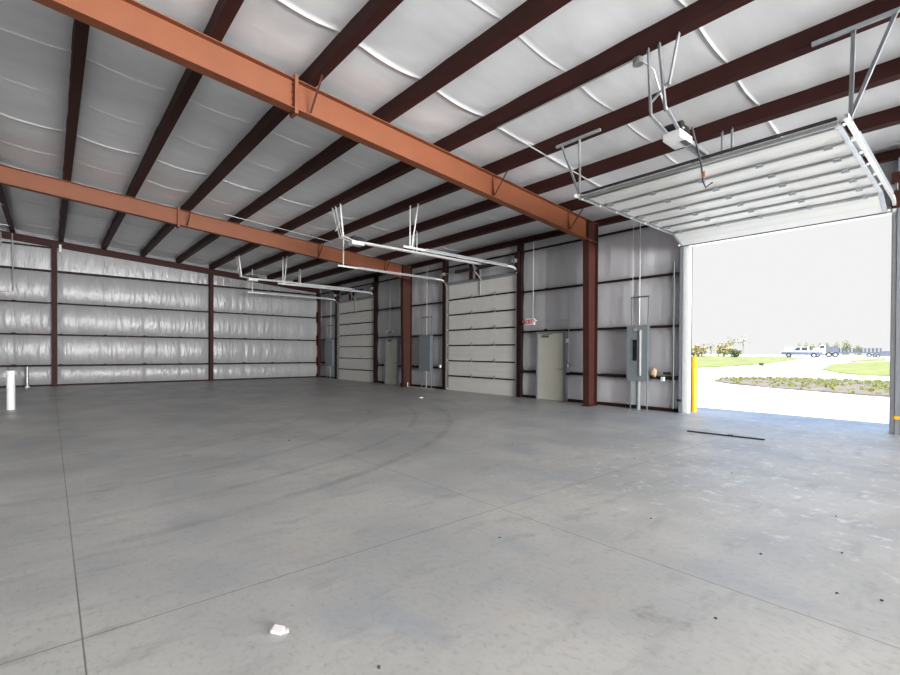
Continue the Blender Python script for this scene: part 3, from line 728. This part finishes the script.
# ------------------------------------------------------------------ loose things on the floor
m = MB(); m.tube([(-.775, 16.38, 0), (-.775, 16.38, 1.02)], .09, 18, caps=False); m.tube([(-.775, 16.38, 1.02), (-.775, 16.38, .3)], .078, 18)
t = thing('standpipe', 'white plastic pipe standing on the floor at the left edge, taller of two', 'pipe', (-.775, 16.38, 0), 'floor pipes')
MB().tube([(-.775, 16.38, 0), (-.775, 16.38, .96)], .085, 18).build('pipe', 'pvc', t)
MB().tube([(-.775, 16.38, .9), (-.775, 16.38, 1.0)], .098, 18).build('coupling', 'pvc', t)
t = thing('standpipe', 'thin grey pipe standing up from the floor at the left, close to the far wall', 'pipe', (-.72, 25.5, 0), 'floor pipes')
MB().tube([(-.72, 25.5, 0), (-.72, 25.5, .86)], .055, 12).build('pipe', 'galv', t)
MB().tube([(-.72, 25.5, 0), (-.72, 25.5, .06)], .08, 12).build('collar', 'pvc', t)
t = MB().box(-1.28, -1.08, 25.75, 25.95, 0, .84).build('pedestal_box', 'paneldark'); tag(t, 'dark grey box standing at the foot of the far wall behind the white pipe', 'box')

t = thing('paper_packet', 'crumpled white paper packet lying on the floor in the foreground', 'litter', (.93, 2.5, 0))
m = MB(); c = Vector((.93, 2.5, .0)); u_ = Rv.copy(); u_.z = 0; u_.normalize(); f_ = h
def PP(a, b, z): return c+u_*a+f_*b+Vector((0, 0, z))
m.hexa([PP(-.035, -.012, .002), PP(.03, -.03, .002), PP(.035, .02, .002), PP(-.025, .035, .002), PP(-.035, -.012, .02), PP(.028, -.03, .016), PP(.035, .02, .026), PP(-.025, .035, .03)])
m.build('packet', 'paper', t, bevel=.003)
m = MB(); m.hexa([PP(.034, -.012, .001), PP(.06, .0, .001), PP(.055, .018, .001), PP(.034, .016, .001), PP(.034, -.012, .006), PP(.06, .0, .012), PP(.055, .018, .016), PP(.034, .016, .012)]); m.build('flap', 'paper', t)
t = MB().blob((9.35, 12.28, .02), (.1, .06, .02), 2, .3, 5).build('paper_scrap', 'paper'); tag(t, 'tiny white paper scrap on the floor near the foot of the far steel column', 'litter')
m = MB(); m.bar((9.46, 3.80, .012), (9.58, 2.53, .012), .05, .022); m.bar((9.50, 3.10, .02), (9.53, 3.02, .02), .06, .03)
tag(m.build('steel_bar', 'black', None, off=(9.5, 3.2, 0)), 'long thin black bar lying on the floor inside the open doorway', 'bar')
for i, (x, y, s_) in enumerate(((4.1, 1.1, 1.2), (2.9, 1.0, 1.1), (5.6, .9, 1), (3.9, .4, 1.1), (4.2, 2.0, 1), (6.4, 3.3, 1.1), (6.6, 2.1, 1), (3.8, .6, .9), (4.6, .7, .9), (2.8, 2.6, 1), (1.2, 1.9, 1), (5.9, 5.2, 1.3), (3.1, 7.8, 1.6))):
    t = MB().blob((0, 0, .005), (.010*s_, .008*s_, .006), 1, .4, i).build('dirt_crumb', 'crumb'); t.location = (x, y, 0); t.rotation_euler = (0, 0, i*1.3)
    tag(t, 'tiny dark crumb of dirt lying on the concrete floor', 'dirt', 'dirt crumbs on the floor')
t = thing('floor_pipe', 'thin white pipe lying along the wall foot between the far column and nearer closed door', 'pipe', (11.75, 15.5, 0))
MB().tube([(11.9, 14.75, .03), (11.72, 16.35, .03)], .022, 8).build('pipe', 'emt', t)
MB().tube([(11.72, 16.35, .02), (11.72, 16.35, .22)], .02, 8).build('stub', 'emt', t)

# ------------------------------------------------------------------ outside
def terr(x, y): return min(.95, max(0, (math.hypot(x, y)-35)*.0132))
t = MB().tube([(12.92, 5.03, -.03), (12.92, 5.03, 1.38), (12.92, 5.03, 1.42), (12.92, 5.03, 1.445), (12.92, 5.03, 1.45)], [.075, .075, .07, .045, .01], 20).build('bollard', 'yellow'); tag(t, 'yellow steel bollard just outside the left side of the open doorway', 'bollard')
mb = MB(); gx = [12.6, 14, 16, 20, 25, 30, 34, 38, 44, 50, 58, 66, 75, 85, 95, 105, 120, 150, 200, 300, 450]; gy = [-160, -100, -60, -40, -25, -12, -4, 2, 8, 14, 20, 27, 34, 42, 50, 60, 80, 110, 160, 240]
vs = [(x, y, terr(x, y)-.03) for x in gx for y in gy]; n = len(gy)
mb.add(vs, [(i*n+j, (i+1)*n+j, (i+1)*n+j+1, i*n+j+1) for i in range(len(gx)-1) for j in range(n-1)], True)
struct(mb.build('ground', 'drive'), 'pale gravel yard outside the open doorway', 'ground')
mb = MB(); mb.box(-40, 12.6, -60, BY-.2, -.3, -.03)
struct(mb.build('ground_rear', 'drive'), 'pale gravel yard behind the building', 'ground')
def patch(name, poly, m, label, hgt, cat='grass', rim=None):
    bm = bmesh.new(); vs = [bm.verts.new((x, y, 0)) for x, y in poly]; f = bm.faces.new(vs)
    bmesh.ops.triangulate(bm, faces=[f]); bmesh.ops.subdivide_edges(bm, edges=bm.edges, cuts=6, use_grid_fill=True)
    for v in bm.verts:
        v.co.z = terr(v.co.x, v.co.y)+hgt+.03*noise.noise(v.co*.7)
    bv = [e for e in bm.edges if len(e.link_faces) == 1]
    ext = bmesh.ops.extrude_edge_only(bm, edges=bv)
    for v in ext['geom']:
        if isinstance(v, bmesh.types.BMVert): v.co.z = terr(v.co.x, v.co.y)-.06
    bmesh.ops.recalc_face_normals(bm, faces=bm.faces)
    me = bpy.data.meshes.new(name); bm.to_mesh(me); bm.free(); me.materials.append(M[m])
    o = bpy.data.objects.new(name, me); COL.objects.link(o); tag(o, label, cat); o['kind'] = 'stuff'; return o
isl = [(28.2, 9.9), (31.5, 10.6), (33.6, 10.3), (35.2, 8.0), (35.5, 5.6), (35.8, 3.6), (36, 0), (35, -4), (23.5, -4), (23.0, 0), (23.2, 2.3), (23.4, 3.1), (24.0, 4.4), (24.7, 5.8), (25.7, 7.4), (26.5, 8.6)]
patch('gravel_island', isl, 'gravel', 'low gravel island with weeds in the yard outside the open doorway', .04, 'gravel')
patch('lawn', [(50.6, 9.2), (65.4, 11.0), (72.7, 10.5), (82.9, 8.3), (84, -6), (42, -6), (42.4, 4.2), (42.6, 5.6), (44.8, 7.1)], 'grass', 'yellow-green lawn right of the drive, seen past the gravel island', .05)
patch('lawn', [(76, 11.2), (88, 9.0), (108, 11.0), (88, 12.3)], 'grass', 'thin strip of grass in front of the parked trailer', .05)
patch('lawn', [(45.8, 17.7), (51.8, 16.8), (60.0, 16.4), (80.2, 18.2), (91.0, 19.3), (110, 25), (130, 45), (100, 75), (60, 60), (44, 24)], 'grass', 'yellow-green lawn left of the drive, behind the yellow bollard', .05)
# weeds on the island
def inside(p, poly):
    c = False; n = len(poly)
    for i in range(n):
        x1, y1 = poly[i]; x2, y2 = poly[(i+1) % n]
        if (y1 > p[1]) != (y2 > p[1]) and p[0] < (x2-x1)*(p[1]-y1)/(y2-y1)+x1: c = not c
    return c
mb = MB(); rnd = random.Random(11); cnt = 0
while cnt < 900:
    x = rnd.uniform(23, 36); y = rnd.uniform(-3, 11)
    if not inside((x, y), isl): continue
    far = (x-23)/13
    if noise.noise(Vector((x*.9, y*.9, 1)))*.8+far*.8 < .35 and rnd.random() > .22: continue
    cnt += 1; s_ = rnd.uniform(.04, .13)
    for k in range(5):
        an = rnd.uniform(0, 2*PI); dx, dy = math.cos(an), math.sin(an); wv = s_*.3; tip = rnd.uniform(.3, .9)*s_
        b0 = (x+dx*.05-dy*wv/2, y+dy*.05+dx*wv/2, .03); b1 = (x+dx*.05+dy*wv/2, y+dy*.05-dx*wv/2, .03)
        t0 = (x+dx*(tip+.05), y+dy*(tip+.05), .03+s_)
        mb.add([b0, b1, t0, (x, y, .03+s_*.6)], [(0, 1, 2), (0, 2, 3), (1, 2, 3)])
tag(mb.build('weeds', 'weed'), 'yellow-green weeds scattered over the gravel island', 'weeds', None, 'stuff')

def tree(x, y, ht, wd, label, leaf, trunk=.25, shrub=False, seed=0, dens=240, name='tree', group='trees beyond the yard'):
    z0 = terr(x, y); t = thing(name, label, 'tree' if not shrub else 'shrub', (x, y, z0), group); rnd = random.Random(seed)
    m = MB(); m.tube([(x, y, z0-.1), (x+.05, y, z0+ht*.4), (x, y+.1, z0+ht*.85)], [wd*.05, wd*.035, wd*.01], 7)
    for k in range(6):
        an = k*1.05; zz = z0+ht*(.3+.07*k); m.tube([(x, y, zz), (x+math.cos(an)*wd*.3, y+math.sin(an)*wd*.3, zz+ht*.18)], [wd*.02, wd*.006], 5)
    m.build('trunk', 'bark', t)
    m = MB(); zc = z0+ht*(.5+trunk/2); rz = ht*(.5-trunk/2)
    for k in range(dens):
        v = Vector((rnd.gauss(0, 1), rnd.gauss(0, 1), rnd.gauss(0, 1))).normalized()*rnd.random()**.45
        v *= .8+.35*noise.noise(v*2+Vector((seed, 0, 0)))+.1
        p = Vector((x+v.x*wd/2, y+v.y*wd/2, zc+v.z*rz)); s_ = wd*.07*rnd.uniform(.6, 1.3)
        a = Vector((rnd.gauss(0, 1), rnd.gauss(0, 1), rnd.gauss(0, 1))).normalized(); b = a.orthogonal().normalized(); c = a.cross(b)
        m.add([p+b*s_, p+c*s_*.7, p-b*s_, p-c*s_*.7+a*s_*.4], [(0, 1, 2), (0, 2, 3)])
    m.build('foliage', leaf, t); return t
def along(px, Rr):      # ground point at distance Rr in the direction of a photo column
    d = h+R0*((px-450)/461.9); d.normalize(); return d.x*Rr, d.y*Rr
specs = [(698, 104, 2.6, 4.0, 'pale peach-coloured bush just right of the yellow bollard top', 'leaf_yellow', 0, True, 260),
         (711, 112, 3.4, 2.2, 'thin pale upright tree left of the yellow bush', 'leaf_pale', .2, False, 60),
         (724, 108, 2.9, 3.4, 'rounded yellow bush on the skyline beyond the left lawn', 'leaf_yellow', 0, True, 320),
         (735, 100, 1.6, 2.4, 'small dark green shrub beside the yellow bush', 'leaf_dark', 0, True, 300),
         (731, 118, 4.6, 2.2, 'thin yellow-green tree rising behind the dark green shrub', 'leaf_pale', .35, False, 70),
         (743, 118, 4.9, 2.8, 'sparse bare-looking tree farthest right on the left lawn skyline', 'bark', .4, False, 60)]
for i, (px, Rr, ht, wd, lab, lf, tr, sh, dn) in enumerate(specs):
    x, y = along(px, Rr); tree(x, y, ht, wd, lab, lf, tr, sh, i+1, dn, 'shrub' if sh else 'tree')
rowl = ['leftmost pale green tree of the row behind the white pickup', 'pale green tree of the row behind the cab of the white pickup', 'pale green tree of the row above the gap between pickup and truck', 'pale green tree of the row behind the front of the dump truck', 'rightmost pale green tree of the row behind the dump truck']
for i, px in enumerate((799, 806, 813, 820, 827)):
    x, y = along(px, 135); tree(x, y, 3.4+.3*math.sin(i*2.1), 1.2, rowl[i], 'leaf_pale', .1, False, 20+i, 420)
for i, (px, ht, wd, lab) in enumerate(((836, 3.6, 1.4, 'pale green tree just left of the parked trailer front'), (846, 3.9, 1.9, 'broad pale green tree behind the parked trailer'), (858, 2.7, 2.0, 'low pale bush behind the middle of the parked trailer'))):
    x, y = along(px, 135); tree(x, y, ht, wd, lab, 'leaf_pale', .1, i == 2, 30+i, 420, 'shrub' if i == 2 else 'tree')

# vehicles stand broadside to the doorway: local x to the right, local y away
def vehicle_frame(px, Rr):
    x, y = along(px, Rr); d = Vector((x, y, 0)).normalized(); r = Vector((d.y, -d.x, 0)); o = Vector((x, y, terr(x, y)))
    return o, (lambda a, b, z: o+r*a+d*b+Vector((0, 0, z)))
def wheels(t, fn, xs_, ya, yb, rad, wdt=.28):
    for a in xs_:
        for b in (ya, yb):
            wv = MB().tube([fn(a, b, rad), fn(a, b+wdt, rad)], rad, 16).build('wheel', 'tyre', t)
            sub(MB().tube([fn(a, b-.012, rad), fn(a, b+wdt+.012, rad)], rad*.55, 12), 'hub', 'galv', wv, t.location)
o, fn = vehicle_frame(801.5, 105)
t = thing('pickup_truck', 'white crew-cab pickup truck with shade-painted lower body, at the far end of the drive', 'truck', o)
ext = lambda mb, poly, b0, b1: mb.prism(poly, lambda p, q: fn(p[0], q, p[1]), b0, b1)
ext(MB(), [(-2.85, .55), (-2.85, 1.0), (-2.75, 1.18), (-1.55, 1.25), (2.9, 1.25), (2.95, .55)], -.95, .95).build('body', 'carwhite', t)
ext(MB(), [(-1.6, 1.25), (-.75, 1.92), (.95, 1.94), (1.15, 1.25)], -.85, .85).build('cab', 'carwhite', t)
for a0, a1 in ((-1.2, -.2), (-.1, .8)):
    m = MB(); m.prism([(a0+.15, 1.3), (a0+.5 if a0 < -1 else a0+.05, 1.82), (a1-.03, 1.82), (a1, 1.3)], lambda p, q: fn(p[0], q, p[1]), -.87, .87); m.build('window', 'glass', t)
ext(MB(), [(-2.9, .5), (2.95, .5), (2.95, .98), (-2.9, .98)], -.97, .97).build('shaded_lower_body', 'trailer', t)  # dark band paints in the shade on the sides of the white truck
ext(MB(), [(1.2, 1.25), (1.2, 2.05), (1.3, 2.05), (1.3, 1.25)], -.85, .85).build('headache_rack', 'black', t)
wheels(t, fn, (-1.85, 1.75), -.98, .7, .42)
o, fn = vehicle_frame(825, 113)
t = thing('dump_truck', 'pale heavy truck with dark wheels parked between the pickup and the trailer', 'truck', o)
ext(MB(), [(-1.79, .7), (-1.79, 1.7), (-0.94, 1.85), (-0.78, 2.3), (0.08, 2.3), (0.08, .7)], -1.1, 1.1).build('cab', 'carwhite', t)
m = MB(); m.prism([(-0.82, 1.75), (-0.70, 2.2), (-0.08, 2.2), (-0.08, 1.75)], lambda p, q: fn(p[0], q, p[1]), -1.12, 1.12); m.build('window', 'glass', t)
ext(MB(), [(0.16, 1.0), (0.16, 2.0), (1.79, 2.1), (1.95, 1.0)], -1.15, 1.15).build('bed', 'trailer', t)
ext(MB(), [(-1.83, .5), (-1.83, .85), (1.95, .85), (1.95, .5)], -.9, .9).build('chassis', 'paneldark', t)
wheels(t, fn, (-1.2, .55, 1.5), -1.15, .85, .5)
o, fn = vehicle_frame(810, 124)
t = thing('flat_trailer', 'low dark flat trailer behind the rear of the white pickup', 'trailer', o)
ext(MB(), [(-.7, 1.75), (1.9, 1.75), (1.9, 1.95), (-.7, 1.95)], -.9, .9).build('deck', 'trailer', t)
for a in (-.5, .3, 1.1, 1.8): MB().bar(fn(a, -.8, 0), fn(a, -.8, 1.8), .12, .12).build('post', 'trailer', t)
wheels(t, fn, (.4, 1.2), -.95, .7, .38)
o, fn = vehicle_frame(859.5, 122)
t = thing('stake_trailer', 'long grey stake-sided trailer parked at the far end of the yard', 'trailer', o)
ext(MB(), [(-3.2, .85), (3.2, .85), (3.2, 1.1), (-3.2, 1.1)], -1.1, 1.1).build('deck', 'trailer', t)
for k in range(12):
    a = -3.1+k*.56
    for b in (-1.1, 1.05): MB().bar(fn(a, b, 1.1), fn(a, b, 1.85), 0.26, .06, ref=tuple(h)).build('stake', 'trailer', t)
for z in (1.3, 1.55, 1.8):
    for b in (-1.1, 1.05): MB().bar(fn(-3.15, b, z), fn(3.15, b, z), .04, .09, ref=tuple(h)).build('rail', 'trailer', t)
ext(MB(), [(-3.3, .85), (-3.15, .85), (-3.15, 2.0), (-3.3, 2.0)], -1.1, 1.1).build('front_board', 'trailer', t)
wheels(t, fn, (1.4, 2.3), -1.1, .8, .42)
MB().bar(fn(-2.5, -.6, 0), fn(-2.5, -.6, .9), .1, .1).build('landing_leg', 'trailer', t)
o, fn = vehicle_frame(886, 112)
t = thing('parked_car', 'low dark car at the right edge of the doorway view, past the trailer', 'car', o)
ext(MB(), [(-1.5, .3), (-1.5, .75), (-.8, .85), (-.4, 1.2), (.7, 1.2), (1.1, .85), (1.6, .8), (1.6, .3)], -.8, .8).build('body', 'trailer', t)
wheels(t, fn, (-1.0, 1.05), -.82, .6, .3, .22)
x, y = along(790.5, 120); o, fn = vehicle_frame(791, 120)
t = thing('storage_shed', 'pale blue-white shed behind the front of the white pickup', 'shed', o)
MB().prism([(-1.1, 0), (1.1, 0), (1.1, 2.1), (-1.1, 2.25)], lambda p, q: fn(p[0], q, p[1]), -1, 1.5).build('wall', 'shed', t)
MB().prism([(-1.2, 2.25), (1.2, 2.1), (1.2, 2.17), (-1.2, 2.32)], lambda p, q: fn(p[0], q, p[1]), -1.1, 1.6).build('roof', 'galv', t)
x, y = 56.9, 15.4; t = MB().blob((x, y, terr(x, y)+.1), (.22, .22, .2), 2, .3, 9).build('dark_stone', 'black'); tag(t, 'small dark lump lying at the edge of the drive by the left lawn', 'stone')
